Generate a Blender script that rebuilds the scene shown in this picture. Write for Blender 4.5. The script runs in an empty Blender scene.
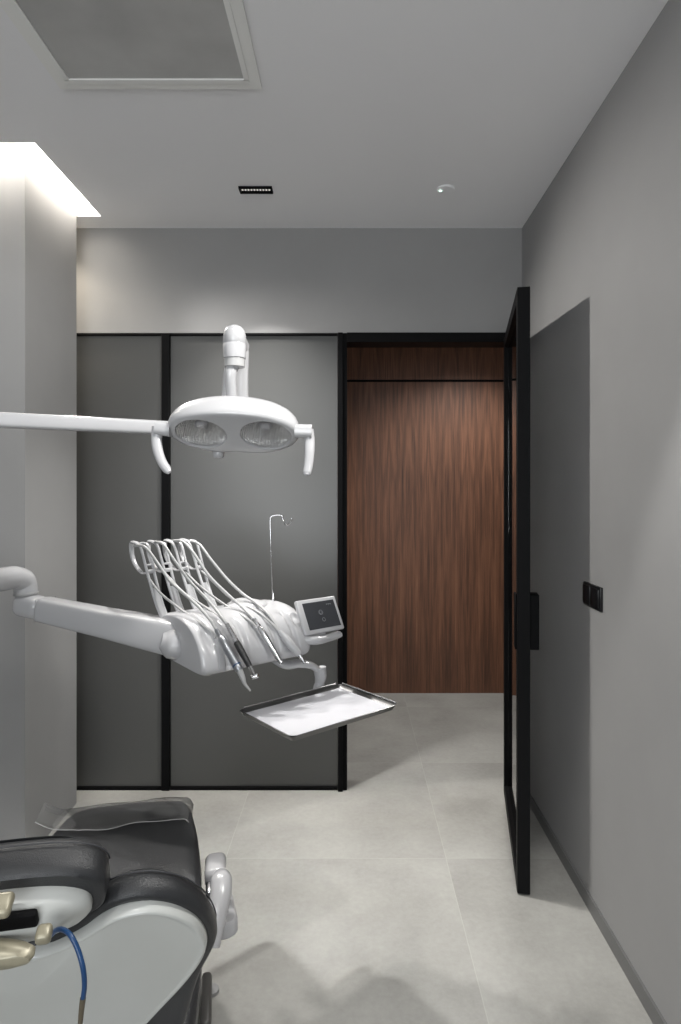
import bpy, bmesh, math, random
from mathutils import Vector, Matrix
random.seed(4)
scn = bpy.context.scene
COL = scn.collection
V = Vector
F = 622.0; CZ = 1.48; VX = 352.0; VY = 493.0
D = 3.10          # distance of the partition wall
H = 2.80          # room height

def at(px, py, Y):
    return V(((px-VX)/F*Y, Y, CZ-(py-VY)/F*Y))

# ------------------------------------------------------------------ materials
def newmat(name):
    m = bpy.data.materials.new(name); m.use_nodes = True
    nt = m.node_tree
    return m, nt, nt.nodes['Principled BSDF']
def simple(name, col, rough=.5, metal=0, bump=0, bscale=200, coat=0, var=0, vscale=3, spec=None):
    m, nt, b = newmat(name)
    b.inputs['Base Color'].default_value = (*col, 1)
    b.inputs['Roughness'].default_value = rough
    b.inputs['Metallic'].default_value = metal
    b.inputs['Coat Weight'].default_value = coat
    if spec is not None: b.inputs['Specular IOR Level'].default_value = spec
    tc = nt.nodes.new('ShaderNodeTexCoord')
    n = nt.nodes.new('ShaderNodeTexNoise'); n.inputs['Scale'].default_value = bscale if bump else vscale
    n.inputs['Detail'].default_value = 4
    nt.links.new(tc.outputs['Object'], n.inputs['Vector'])
    if bump:
        bp = nt.nodes.new('ShaderNodeBump'); bp.inputs['Strength'].default_value = bump; bp.inputs['Distance'].default_value = .002
        nt.links.new(n.outputs['Fac'], bp.inputs['Height']); nt.links.new(bp.outputs['Normal'], b.inputs['Normal'])
    if var:
        n2 = nt.nodes.new('ShaderNodeTexNoise'); n2.inputs['Scale'].default_value = vscale; n2.inputs['Detail'].default_value = 5
        nt.links.new(tc.outputs['Object'], n2.inputs['Vector'])
        r = nt.nodes.new('ShaderNodeValToRGB')
        r.color_ramp.elements[0].position = .3; r.color_ramp.elements[1].position = .7
        r.color_ramp.elements[0].color = (*[c*(1-var) for c in col], 1)
        r.color_ramp.elements[1].color = (*[min(1, c*(1+var)) for c in col], 1)
        nt.links.new(n2.outputs['Fac'], r.inputs['Fac']); nt.links.new(r.outputs['Color'], b.inputs['Base Color'])
    return m

M = {}
M['wall'] = simple('grey_wall_paint', (.290, .288, .286), .75, bump=.12, bscale=320, var=.03, vscale=4)
M['ceiling'] = simple('ceiling_paint', (.87, .87, .885), .8, bump=.06, bscale=300)
M['cove'] = simple('cove_paint', (.75, .73, .69), .8)
M['white'] = simple('white_gloss_plastic', (.425, .425, .435), .24, coat=.2)
M['shell'] = simple('pale_grey_shell', (.47, .48, .46), .28, coat=.2, var=.02, vscale=6)
M['whitem'] = simple('white_rubber_hose', (.37, .37, .37), .38)
M['black'] = simple('black_aluminium', (.004, .004, .0045), .6, spec=.08)
M['black2'] = simple('black_frame_edge', (.006, .006, .0065), .6, spec=.1)
M['switch'] = simple('black_switch_plastic', (.006, .006, .007), .3)
M['steel'] = simple('brushed_steel', (.55, .55, .56), .25, 1)
M['chrome'] = simple('chrome', (.75, .75, .76), .1, 1)
M['darksteel'] = simple('dark_tray_steel', (.13, .13, .13), .3, 1)
M['skirt'] = simple('anodised_skirting', (.17, .17, .17), .4, .3)
M['paper'] = simple('white_tray_paper', (.45, .45, .475), .6, bump=.1, bscale=60)
M['beige'] = simple('beige_cast_metal', (.30, .275, .20), .35, .25, var=.12, vscale=20)
M['blue'] = simple('blue_hose', (.008, .042, .125), .35)
M['brown'] = simple('brown_hose_end', (.09, .075, .05), .45)
M['screenb'] = simple('tablet_screen', (.035, .037, .042), .22)
M['mark'] = simple('screen_mark', (.16, .165, .18), .4)
M['clearring'] = simple('grey_translucent_ring', (.40, .40, .40), .25)
M['grip'] = simple('black_rubber_grip', (.012, .012, .013), .4, bump=.5, bscale=400)
M['greymetal'] = simple('grey_metal_grip', (.30, .31, .33), .3, .8)
M['panelgrey'] = simple('hatch_panel', (.47, .47, .46), .6, var=.10, vscale=5)
M['frame'] = simple('hatch_frame', (.86, .86, .84), .5)
M['seam'] = simple('seam_grey', (.30, .30, .30), .5)
M['pedal'] = simple('dark_grey_pedal', (.06, .058, .055), .4)

def leather():
    m, nt, b = newmat('charcoal_leather')
    b.inputs['Base Color'].default_value = (.021, .022, .024, 1)
    b.inputs['Roughness'].default_value = .37
    b.inputs['Specular IOR Level'].default_value = .42
    tc = nt.nodes.new('ShaderNodeTexCoord')
    v = nt.nodes.new('ShaderNodeTexVoronoi'); v.inputs['Scale'].default_value = 700
    n = nt.nodes.new('ShaderNodeTexNoise'); n.inputs['Scale'].default_value = 500; n.inputs['Detail'].default_value = 3
    ad = nt.nodes.new('ShaderNodeMath'); ad.operation = 'ADD'
    bp = nt.nodes.new('ShaderNodeBump'); bp.inputs['Strength'].default_value = .45; bp.inputs['Distance'].default_value = .0007
    L = nt.links.new
    L(tc.outputs['Object'], v.inputs['Vector']); L(tc.outputs['Object'], n.inputs['Vector'])
    L(v.outputs['Distance'], ad.inputs[0]); L(n.outputs['Fac'], ad.inputs[1]); L(ad.outputs[0], bp.inputs['Height'])
    L(bp.outputs['Normal'], b.inputs['Normal'])
    return m
M['leather'] = leather()

M['stitch'] = simple('dark_stitch_thread', (.035, .036, .04), .6)
def glasspanel():
    m, nt, b = newmat('frosted_dark_glass')
    b.inputs['Base Color'].default_value = (.072, .072, .070, 1)
    b.inputs['Roughness'].default_value = .33
    b.inputs['Specular IOR Level'].default_value = .55
    tc = nt.nodes.new('ShaderNodeTexCoord')
    n = nt.nodes.new('ShaderNodeTexNoise'); n.inputs['Scale'].default_value = 900
    bp = nt.nodes.new('ShaderNodeBump'); bp.inputs['Strength'].default_value = .1; bp.inputs['Distance'].default_value = .0005
    L = nt.links.new
    L(tc.outputs['Object'], n.inputs['Vector']); L(n.outputs['Fac'], bp.inputs['Height']); L(bp.outputs['Normal'], b.inputs['Normal'])
    return m
M['panel'] = glasspanel()

def doorglass():
    m, nt, b = newmat('tinted_door_glass')
    b.inputs['Base Color'].default_value = (.22, .22, .22, 1)
    b.inputs['Roughness'].default_value = .02
    b.inputs['Transmission Weight'].default_value = 1
    b.inputs['IOR'].default_value = 1.45
    return m
M['dglass'] = doorglass()

def clearfilm(name, tint, gloss=.12, rough=.08, milk=0):
    m = bpy.data.materials.new(name); m.use_nodes = True; nt = m.node_tree
    for n in list(nt.nodes): nt.nodes.remove(n)
    o = nt.nodes.new('ShaderNodeOutputMaterial'); mx = nt.nodes.new('ShaderNodeMixShader')
    t = nt.nodes.new('ShaderNodeBsdfTransparent'); t.inputs['Color'].default_value = (*tint, 1)
    g = nt.nodes.new('ShaderNodeBsdfGlossy'); g.inputs['Roughness'].default_value = rough
    f = nt.nodes.new('ShaderNodeMath'); f.operation = 'POWER'; f.inputs[1].default_value = 4.5
    lw = nt.nodes.new('ShaderNodeLayerWeight'); nt.links.new(lw.outputs['Facing'], f.inputs[0])
    ma = nt.nodes.new('ShaderNodeMath'); ma.operation = 'ADD'; ma.inputs[1].default_value = gloss
    L = nt.links.new
    if milk:
        df = nt.nodes.new('ShaderNodeBsdfDiffuse'); df.inputs['Color'].default_value = (.7, .7, .7, 1)
        m0 = nt.nodes.new('ShaderNodeMixShader'); m0.inputs['Fac'].default_value = milk
        L(t.outputs[0], m0.inputs[1]); L(df.outputs[0], m0.inputs[2]); t = m0
    L(f.outputs[0], ma.inputs[0]); L(ma.outputs[0], mx.inputs['Fac']); L(t.outputs[0], mx.inputs[1]); L(g.outputs[0], mx.inputs[2]); L(mx.outputs[0], o.inputs['Surface'])
    return m
M['film'] = clearfilm('clear_plastic_film', (.97, .97, .97), .05, .12, .03)
M['lens'] = clearfilm('clear_lens', (.98, .98, .98), .03, .03)

def reflector():
    m, nt, b = newmat('faceted_reflector')
    b.inputs['Base Color'].default_value = (.92, .92, .92, 1); b.inputs['Metallic'].default_value = .45
    b.inputs['Roughness'].default_value = .2
    tc = nt.nodes.new('ShaderNodeTexCoord')
    w = nt.nodes.new('ShaderNodeTexWave'); w.inputs['Scale'].default_value = 75; w.inputs['Distortion'].default_value = 1.0
    v = nt.nodes.new('ShaderNodeTexVoronoi'); v.inputs['Scale'].default_value = 45
    ad = nt.nodes.new('ShaderNodeMath'); ad.operation = 'ADD'
    bp = nt.nodes.new('ShaderNodeBump'); bp.inputs['Strength'].default_value = .9; bp.inputs['Distance'].default_value = .004
    L = nt.links.new
    L(tc.outputs['Object'], w.inputs['Vector']); L(tc.outputs['Object'], v.inputs['Vector'])
    L(w.outputs['Fac'], ad.inputs[0]); L(v.outputs['Distance'], ad.inputs[1]); L(ad.outputs[0], bp.inputs['Height']); L(bp.outputs['Normal'], b.inputs['Normal'])
    return m
M['reflector'] = reflector()

def emis(name, col, s):
    m = bpy.data.materials.new(name); m.use_nodes = True; nt = m.node_tree
    b = nt.nodes['Principled BSDF']; b.inputs['Base Color'].default_value = (*col, 1)
    b.inputs['Emission Color'].default_value = (*col, 1); b.inputs['Emission Strength'].default_value = s
    return m
M['led'] = emis('warm_led_strip', (1, .94, .85), 10)
M['ledcell'] = emis('small_led_cell', (1, .97, .9), .3)
M['greenled'] = emis('green_white_pilot_led', (.72, 1, .86), 1.2)

def tiles():
    m, nt, b = newmat('porcelain_floor_tile')
    L = nt.links.new
    geo = nt.nodes.new('ShaderNodeNewGeometry')
    sep = nt.nodes.new('ShaderNodeSeparateXYZ'); L(geo.outputs['Position'], sep.inputs[0])
    def math_(op, a, b_=None, c=None):
        n = nt.nodes.new('ShaderNodeMath'); n.operation = op
        for i, v in enumerate((a, b_, c)):
            if v is None: continue
            if isinstance(v, (int, float)): n.inputs[i].default_value = v
            else: L(v, n.inputs[i])
        return n.outputs[0]
    def seam(comp, off, size):
        t = math_('DIVIDE', math_('SUBTRACT', comp, off), size)
        fr = math_('FRACT', math_('ADD', t, 100))
        d = math_('MINIMUM', fr, math_('SUBTRACT', 1.0, fr))
        return math_('LESS_THAN', d, .0016/size), math_('FLOOR', t)
    sx, ix = seam(sep.outputs['X'], .381, .893)
    sy, iy = seam(sep.outputs['Y'], 2.52, .893)
    g = math_('MAXIMUM', sx, sy)
    n1 = nt.nodes.new('ShaderNodeTexNoise'); n1.inputs['Scale'].default_value = 2.2; n1.inputs['Detail'].default_value = 8; n1.inputs['Roughness'].default_value = .62
    n2 = nt.nodes.new('ShaderNodeTexNoise'); n2.inputs['Scale'].default_value = 45; n2.inputs['Detail'].default_value = 6; n2.inputs['Roughness'].default_value = .7
    # each tile has its own cut of the pattern
    cmb = nt.nodes.new('ShaderNodeCombineXYZ'); L(math_('MULTIPLY', ix, 3.7), cmb.inputs[0]); L(math_('MULTIPLY', iy, 5.3), cmb.inputs[1])
    add = nt.nodes.new('ShaderNodeVectorMath'); add.operation = 'ADD'; L(geo.outputs['Position'], add.inputs[0]); L(cmb.outputs[0], add.inputs[1])
    L(add.outputs[0], n1.inputs['Vector']); L(add.outputs[0], n2.inputs['Vector'])
    r = nt.nodes.new('ShaderNodeValToRGB')
    r.color_ramp.elements[0].position = .36; r.color_ramp.elements[0].color = (.265, .260, .243, 1)
    r.color_ramp.elements[1].position = .64; r.color_ramp.elements[1].color = (.375, .370, .348, 1)
    f = math_('ADD', math_('MULTIPLY', n1.outputs['Fac'], .72), math_('MULTIPLY', n2.outputs['Fac'], .28))
    L(f, r.inputs['Fac'])
    mx = nt.nodes.new('ShaderNodeMix'); mx.data_type = 'RGBA'
    L(math_('MULTIPLY', g, .2), mx.inputs['Factor']); L(r.outputs['Color'], mx.inputs['A']); mx.inputs['B'].default_value = (.60, .59, .55, 1)
    L(mx.outputs['Result'], b.inputs['Base Color'])
    b.inputs['Roughness'].default_value = .5
    b.inputs['Specular IOR Level'].default_value = .35
    bp = nt.nodes.new('ShaderNodeBump'); bp.inputs['Strength'].default_value = .15; bp.inputs['Distance'].default_value = .002
    L(n2.outputs['Fac'], bp.inputs['Height']); L(bp.outputs['Normal'], b.inputs['Normal'])
    return m
M['tile'] = tiles()

def wood():
    m, nt, b = newmat('walnut_veneer')
    L = nt.links.new
    tc = nt.nodes.new('ShaderNodeTexCoord')
    sep = nt.nodes.new('ShaderNodeSeparateXYZ'); L(tc.outputs['Object'], sep.inputs[0])
    def math_(op, a, b_=None):
        n = nt.nodes.new('ShaderNodeMath'); n.operation = op
        for i, v in enumerate((a, b_)):
            if v is None: continue
            if isinstance(v, (int, float)): n.inputs[i].default_value = v
            else: L(v, n.inputs[i])
        return n.outputs[0]
    # book-matched leaves: mirror x every 0.29 m
    px = math_('PINGPONG', math_('ADD', sep.outputs['X'], 10.02), .145)
    # cathedral figure: rings whose centre line wanders with height
    nlow = nt.nodes.new('ShaderNodeTexNoise'); nlow.inputs['Scale'].default_value = 1.0; nlow.inputs['Detail'].default_value = 3
    c1 = nt.nodes.new('ShaderNodeCombineXYZ'); L(math_('MULTIPLY', px, 7.0), c1.inputs[0]); L(math_('MULTIPLY', sep.outputs['Z'], .55), c1.inputs[2]); c1.inputs[1].default_value = 3.1
    L(c1.outputs[0], nlow.inputs['Vector'])
    ring = math_('SINE', math_('ADD', math_('MULTIPLY', nlow.outputs['Fac'], 42.0), math_('MULTIPLY', px, 25.0)))
    nf = nt.nodes.new('ShaderNodeTexNoise'); nf.inputs['Scale'].default_value = 1; nf.inputs['Detail'].default_value = 6; nf.inputs['Roughness'].default_value = .7
    c2 = nt.nodes.new('ShaderNodeCombineXYZ'); L(math_('MULTIPLY', sep.outputs['X'], 190.0), c2.inputs[0]); L(math_('MULTIPLY', sep.outputs['Z'], 3.5), c2.inputs[2])
    L(c2.outputs[0], nf.inputs['Vector'])
    nb = nt.nodes.new('ShaderNodeTexNoise'); nb.inputs['Scale'].default_value = 1; nb.inputs['Detail'].default_value = 2
    c3 = nt.nodes.new('ShaderNodeCombineXYZ'); L(math_('MULTIPLY', px, 28.0), c3.inputs[0]); L(math_('MULTIPLY', sep.outputs['Z'], .5), c3.inputs[2])
    L(c3.outputs[0], nb.inputs['Vector'])
    f = math_('ADD', math_('ADD', math_('MULTIPLY', ring, .05), math_('MULTIPLY', nf.outputs['Fac'], .62)), math_('MULTIPLY', nb.outputs['Fac'], .38))
    r = nt.nodes.new('ShaderNodeValToRGB'); e = r.color_ramp.elements
    e[0].position = .34; e[0].color = (.045, .019, .010, 1)
    e[1].position = .68; e[1].color = (.235, .104, .055, 1)
    k = e.new(.5); k.color = (.128, .054, .028, 1)
    L(f, r.inputs['Fac']); L(r.outputs['Color'], b.inputs['Base Color'])
    b.inputs['Roughness'].default_value = .45
    bp = nt.nodes.new('ShaderNodeBump'); bp.inputs['Strength'].default_value = .15; bp.inputs['Distance'].default_value = .001
    L(nf.outputs['Fac'], bp.inputs['Height']); L(bp.outputs['Normal'], b.inputs['Normal'])
    return m
M['wood'] = wood()

# ------------------------------------------------------------------ mesh helpers
def link(name, bm, mat, parent=None, smooth=True, angle=38):
    bmesh.ops.recalc_face_normals(bm, faces=bm.faces)
    me = bpy.data.meshes.new(name); bm.to_mesh(me); bm.free()
    me.materials.append(mat)
    if smooth:
        for p in me.polygons: p.use_smooth = True
        me.set_sharp_from_angle(angle=math.radians(angle))
    o = bpy.data.objects.new(name, me); COL.objects.link(o)
    if parent is not None:
        o.parent = parent
        o.matrix_parent_inverse = Matrix.Translation(-world_loc(parent))
    return o
def world_loc(p):
    l = V(p.location)
    q = p
    while q.parent is not None:
        q = q.parent; l = l*1
        if q.parent is None and q.type == 'EMPTY': return V(q.location) if p.type != 'EMPTY' else V(p.location)
    return V(p.location)
def thing(name, label, cat, loc=(0, 0, 0), group=None):
    o = bpy.data.objects.new(name, None); COL.objects.link(o); o.location = loc
    o.empty_display_size = .1
    o['label'] = label; o['category'] = cat
    if group: o['group'] = group
    return o
def tag(o, label, cat, group=None):
    o['label'] = label; o['category'] = cat
    if group: o['group'] = group
    return o
def structure(name, bm, mat, parent=None, **k):
    o = link(name, bm, mat, parent, **k)
    if parent is None: o['kind'] = 'structure'
    return o
# parts are authored in world coordinates; child meshes are offset by the parent's inverse
def part(name, bm, mat, parent, label=None, **k):
    bmesh.ops.recalc_face_normals(bm, faces=bm.faces)
    me = bpy.data.meshes.new(name); bm.to_mesh(me); bm.free(); me.materials.append(mat)
    for p in me.polygons: p.use_smooth = True
    me.set_sharp_from_angle(angle=math.radians(k.get('angle', 38)))
    o = bpy.data.objects.new(name, me); COL.objects.link(o)
    o.parent = parent
    root = parent
    while root.parent is not None: root = root.parent
    if parent is root:
        o.matrix_parent_inverse = Matrix.Translation(-V(root.location))
    # deeper levels: the parent part already sits at world origin
    if label: o['label'] = label
    return o

def box(bm, a, b, bev=0, seg=2):
    a = V(a); b = V(b)
    r = bmesh.ops.create_cube(bm, size=1)
    vs = r['verts']; c = (a+b)/2; s = b-a
    for v in vs: v.co = V((v.co.x*s.x+c.x, v.co.y*s.y+c.y, v.co.z*s.z+c.z))
    if bev:
        es = list({e for v in vs for e in v.link_edges})
        bmesh.ops.bevel(bm, geom=es, offset=bev, segments=seg, affect='EDGES', profile=.5)
    return bm
def B(a, b, bev=0, seg=2):
    return box(bmesh.new(), a, b, bev, seg)
def obox(bm, c, ax, ay, az, s, bev=0, seg=3):
    """oriented box: centre, three unit axes, full sizes"""
    t = bmesh.new(); bmesh.ops.create_cube(t, size=1)
    for v in t.verts: v.co = V((v.co.x*s[0], v.co.y*s[1], v.co.z*s[2]))
    if bev: bmesh.ops.bevel(t, geom=list(t.edges), offset=bev, segments=seg, affect='EDGES', profile=.5)
    c = V(c); ax = V(ax); ay = V(ay); az = V(az)
    for v in t.verts: v.co = c+ax*v.co.x+ay*v.co.y+az*v.co.z
    me = bpy.data.meshes.new('t'); t.to_mesh(me); t.free(); bm.from_mesh(me); bpy.data.meshes.remove(me)
    return bm
def loft(bm, rings, cap=True, close=True):
    R = [[bm.verts.new(p) for p in r] for r in rings]
    n = len(R[0])
    for i in range(len(R)-1):
        for j in range(n if close else n-1):
            k = (j+1) % n
            bm.faces.new((R[i][j], R[i][k], R[i+1][k], R[i+1][j]))
    if cap:
        for r in (R[0], R[-1]):
            c = bm.verts.new(sum((v.co for v in r), V((0, 0, 0)))/n)
            for j in range(n): bm.faces.new((r[j], r[(j+1) % n], c))
    return bm
def catmull(pts, sub=8):
    pts = [V(p) for p in pts]
    if len(pts) < 3: 
        return [pts[0].lerp(pts[1], i/sub) for i in range(sub+1)]
    P = [pts[0]*2-pts[1]]+pts+[pts[-1]*2-pts[-2]]
    out = []
    for i in range(1, len(P)-2):
        p0, p1, p2, p3 = P[i-1:i+3]
        for k in range(sub):
            t = k/sub
            out.append(.5*((2*p1)+(p2-p0)*t+(2*p0-5*p1+4*p2-p3)*t*t+(3*p1-p0-3*p2+p3)*t**3))
    out.append(pts[-1]); return out
def lerplist(vals, m):
    out = []
    for i in range(m):
        t = i/(m-1)*(len(vals)-1); k = min(int(t), len(vals)-2); f = t-k
        out.append(vals[k]*(1-f)+vals[k+1]*f)
    return out
def tube(bm, pts, rad, seg=12, sub=8, flat=1.0, up=None, smooth=True, sq=1.0):
    """swept tube; rad number or list along; flat scales the section across the 'up' axis; sq<1 squares the section"""
    P = catmull(pts, sub) if smooth else [V(p) for p in pts]
    rs = lerplist(rad if isinstance(rad, (list, tuple)) else [rad, rad], len(P))
    rings = []; N = None
    for i, p in enumerate(P):
        t = (P[min(i+1, len(P)-1)]-P[max(i-1, 0)]).normalized()
        if N is None:
            u = V(up) if up else (V((0, 0, 1)) if abs(t.z) < .9 else V((1, 0, 0)))
            N = (u-t*u.dot(t)).normalized()
        else:
            N = (N-t*N.dot(t)).normalized()
        Bn = t.cross(N); ring = []
        for j in range(seg):
            a = 2*math.pi*j/seg; c, s = math.cos(a), math.sin(a)
            c = math.copysign(abs(c)**sq, c); s = math.copysign(abs(s)**sq, s)
            ring.append(p+(N*c*flat+Bn*s)*rs[i])
        rings.append(ring)
    return loft(bm, rings)
def T(pts, rad, **k): return tube(bmesh.new(), pts, rad, **k)
def lathe(bm, prof, c, axis=(0, 0, 1), seg=32, sx=1, sy=1, cap=True):
    """prof: list of (radius, distance along axis)"""
    ax = V(axis).normalized(); u = ax.orthogonal().normalized() if abs(ax.z) < .99 else V((1, 0, 0))
    if abs(ax.z) < .99:
        u = V((1, 0, 0)); u = (u-ax*u.dot(ax)).normalized()
    w = ax.cross(u); c = V(c)
    return loft(bm, [[c+ax*h+(u*math.cos(2*math.pi*j/seg)*sx+w*math.sin(2*math.pi*j/seg)*sy)*max(r, 1e-5) for j in range(seg)] for r, h in prof], cap=cap)
def interp(tab, x):
    if x <= tab[0][0]: return tab[0][1]
    for (a, b), (c, d) in zip(tab, tab[1:]):
        if x <= c: return b+(d-b)*(x-a)/(c-a)
    return tab[-1][1]
def resample(poly, n, closed=True):
    P = [V(p) for p in poly]
    if closed: P.append(P[0])
    L = [0]
    for a, b in zip(P, P[1:]): L.append(L[-1]+(b-a).length)
    out = []
    for i in range(n):
        d = L[-1]*i/(n if closed else n-1)
        k = 0
        while k < len(L)-2 and L[k+1] < d: k += 1
        f = (d-L[k])/max(1e-9, L[k+1]-L[k]); out.append(P[k].lerp(P[k+1], f))
    return out
def spline_closed(pts, sub=8):
    n = len(pts); P = [V(p) for p in pts]; out = []
    for i in range(n):
        p0, p1, p2, p3 = P[i-1], P[i], P[(i+1) % n], P[(i+2) % n]
        for k in range(sub):
            t = k/sub
            out.append(.5*((2*p1)+(p2-p0)*t+(2*p0-5*p1+4*p2-p3)*t*t+(3*p1-p0-3*p2+p3)*t**3))
    return out

# ================================================================== THE SETTING
PX1 = -1.314        # pier side face
PY1 = 2.50          # pier front face
PY2 = .957*D        # pier back
SX = -240/F*D; SY0 = .757*D; SY1 = .957*D
WR = .847*F/F*170/ (.847*F/D) if False else 170/F*D   # right wall distance from the camera axis
XL = -2.3; YB = -2.2
TH = .1

b = B((XL-.1, YB-.1, -.1), (WR+.1, D+TH, 0)); box(b, (-2.4, D+TH, -.1), (2.2, 4.7, 0))
structure('floor', b, M['tile'], smooth=False)

# ceiling with the light slot cut out, and the hollow above the slot
b = bmesh.new(); ct = H+.07
box(b, (XL-.1, YB-.1, H), (WR+.1, SY0, ct))
box(b, (SX, SY0, H), (WR+.1, D, ct))
box(b, (XL-.1, SY1, H), (SX, D+TH, ct))
structure('ceiling', b, M['ceiling'], smooth=False)
b = B((XL-.1, SY0-.2, H+.3), (SX+.2, D+.1, H+.36))
box(b, (XL-.1, SY0-.26, ct), (SX+.2, SY0-.2, H+.36)); box(b, (SX+.2, SY0-.26, ct), (SX+.26, D+.1, H+.36))
box(b, (XL-.1, SY1, ct), (SX+.2, SY1+.05, H+.3))
structure('ceiling_cove', b, M['cove'], smooth=False)
structure('ceiling_corridor', B((-2.4, D+TH, H), (2.2, 4.7, ct)), M['ceiling'], smooth=False)

structure('wall_right', B((WR, YB-.1, 0), (WR+.1, D+TH, H)), M['wall'], smooth=False)
structure('wall_left', B((XL-.1, YB-.1, 0), (XL, D+TH, H+.3)), M['wall'], smooth=False)
structure('wall_pier', B((XL, PY1, 0), (PX1, PY2, H+.3)), M['wall'], smooth=False)
# wall above partition and doorway
ZT = CZ+160/F*D                 # top of partition
structure('wall_back', B((XL, D, ZT), (WR, D+TH, H)), M['wall'], smooth=False)
# rear wall, unseen; its window opening is added to let in fill light
b = B((XL, YB-.1, 0), (-1.7, YB, H)); box(b, (.3, YB-.1, 0), (WR, YB, H)); box(b, (-1.7, YB-.1, 0), (.3, YB, .9)); box(b, (-1.7, YB-.1, 2.5), (.3, YB, H))
structure('wall_rear', b, M['wall'], smooth=False)
b = bmesh.new()
for a_, c_ in (((-1.7, .9), (-1.65, 2.5)), ((.25, .9), (.3, 2.5)), ((-1.7, .9), (.3, .95)), ((-1.7, 2.45), (.3, 2.5)), ((-.725, .9), (-.675, 2.5))):
    box(b, (a_[0], YB-.08, a_[1]), (c_[0], YB-.03, c_[1]))
structure('fill_window_1', b, M['black2'], smooth=False)  # made-up frame for the added opening behind the camera
# corridor
structure('wall_corridor', B((-2.4, 4.6, 0), (2.2, 4.7, 0+CZ+111/F*4.6)), M['wood'], smooth=False)
o = structure('wall_corridor_transom', B((-2.4, 4.6, CZ+113.5/F*4.6), (2.2, 4.7, H)), M['wood'], smooth=False)
structure('trim_1', B((-2.4, 4.612, CZ+110/F*4.6), (2.2, 4.66, CZ+115/F*4.6)), M['black'], smooth=False)
structure('wall_corridor_left', B((-2.4, D+TH, 0), (-2.3, 4.6, H)), M['wall'], smooth=False)
structure('wall_corridor_right', B((2.1, D+TH, 0), (2.2, 4.6, H)), M['wall'], smooth=False)
structure('wall_corridor_near', B((WR, D, 0), (2.1, D+TH, H)), M['wall'], smooth=False)

# skirting on the right wall
b = B((WR-.008, YB, 0), (WR, D-.06, .054))
structure('baseboard_right', b, M['skirt'], smooth=False)

# door frame (lintel, jambs)
JX0 = (338-VX)/F*D; JX1 = (347-VX)/F*D; JR = .795
ZI = CZ+150/F*D
b = B((JX0, D-.02, 0), (JX0+.024, D+TH, ZT-.002), .001, 1)
box(b, (JX0+.024, D-.005, 0), (JX1, D+TH+.01, ZT-.002), .001, 1)
box(b, (JR, D-.02, 0), (WR-.001, D+TH, ZT-.002), .001, 1)
box(b, (JX1, D-.02, ZI), (JR, D+TH, ZT-.002), .001, 1)
structure('trim_2', b, M['black'], smooth=False)

# glass partition
gp = thing('glass_partition', 'dark grey frosted glass wall panels in a black frame, between the pier and the doorway', 'partition', ((PX1+JX0)/2, D, 0))
P1 = (162-VX)/F*D; P2 = (170-VX)/F*D
part('glass_panel', B((XL+.003, D+.01, .014), (P1, D+.04, ZT-.012), .001, 1), M['panel'], gp)
part('glass_panel', B((P2, D+.01, .014), (JX0-.002, D+.04, ZT-.012), .001, 1), M['panel'], gp)
part('post', B((P1, D-.012, 0), (P2, D+.05, ZT-.004), .002, 1), M['black'], gp)
part('bottom_rail', B((XL+.003, D-.004, 0), (JX0-.002, D+.05, .014)), M['black'], gp)
part('top_rail', B((XL+.003, D-.004, ZT-.012), (JX0-.002, D+.05, ZT-.001)), M['black'], gp)

# open door leaf
hp = V((.772, D-.03, 0)); fe = V((.631, 2.285, 0))
dd = (fe-hp).normalized(); dn = V((-dd.y, dd.x, 0)); LW = (fe-hp).length
if dn.x < 0: dn = -dn
dr = thing('door_1', 'open black-framed glass door, swung into the room against the right wall', 'door', hp)
for k in ('label', 'category'): del dr[k]
dr['kind'] = 'structure'
DT = .046; ZD = 2.238
def leafbox(bm, s0, s1, z0, z1, t0=-DT/2, t1=DT/2, bev=.0015):
    c = hp+dd*(s0+s1)/2+dn*(t0+t1)/2+V((0, 0, (z0+z1)/2))
    return obox(bm, c, dd, dn, V((0, 0, 1)), (s1-s0, t1-t0, z1-z0), bev, 1)
part('stile', leafbox(bmesh.new(), 0, .05, .006, ZD), M['black'], dr)
part('stile', leafbox(bmesh.new(), LW-.05, LW, .006, ZD), M['black2'], dr)
part('top_rail', leafbox(bmesh.new(), .05, LW-.05, ZD-.05, ZD), M['black'], dr)
part('bottom_rail', leafbox(bmesh.new(), .05, LW-.05, .006, .056), M['black2'], dr)
part('glass_pane', leafbox(bmesh.new(), .052, LW-.052, .057, ZD-.051, -.004, .004, 0), M['dglass'], dr)
b = leafbox(bmesh.new(), LW-.075, LW-.018, .90, 1.105, DT/2, DT/2+.034, .003)
leafbox(b, LW-.075, LW-.018, .90, 1.105, -DT/2-.007, -DT/2, .002)
part('handle', b, M['black'], dr)

# wall switch
y0, y1 = .847*F/231*1.0, .847*F/249*1.0
sw = thing('wall_switch', 'black double rocker switch plate on the right wall', 'switch', (WR, 2.17, 1.12))
part('plate', B((WR-.009, 2.10, 1.078), (WR, 2.255, 1.16), .002, 2), M['switch'], sw)
part('rocker', B((WR-.014, 2.182, 1.086), (WR-.008, 2.248, 1.152), .0015, 2), M['switch'], sw)
part('rocker', B((WR-.014, 2.108, 1.086), (WR-.008, 2.176, 1.152), .0015, 2), M['switch'], sw)

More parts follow.
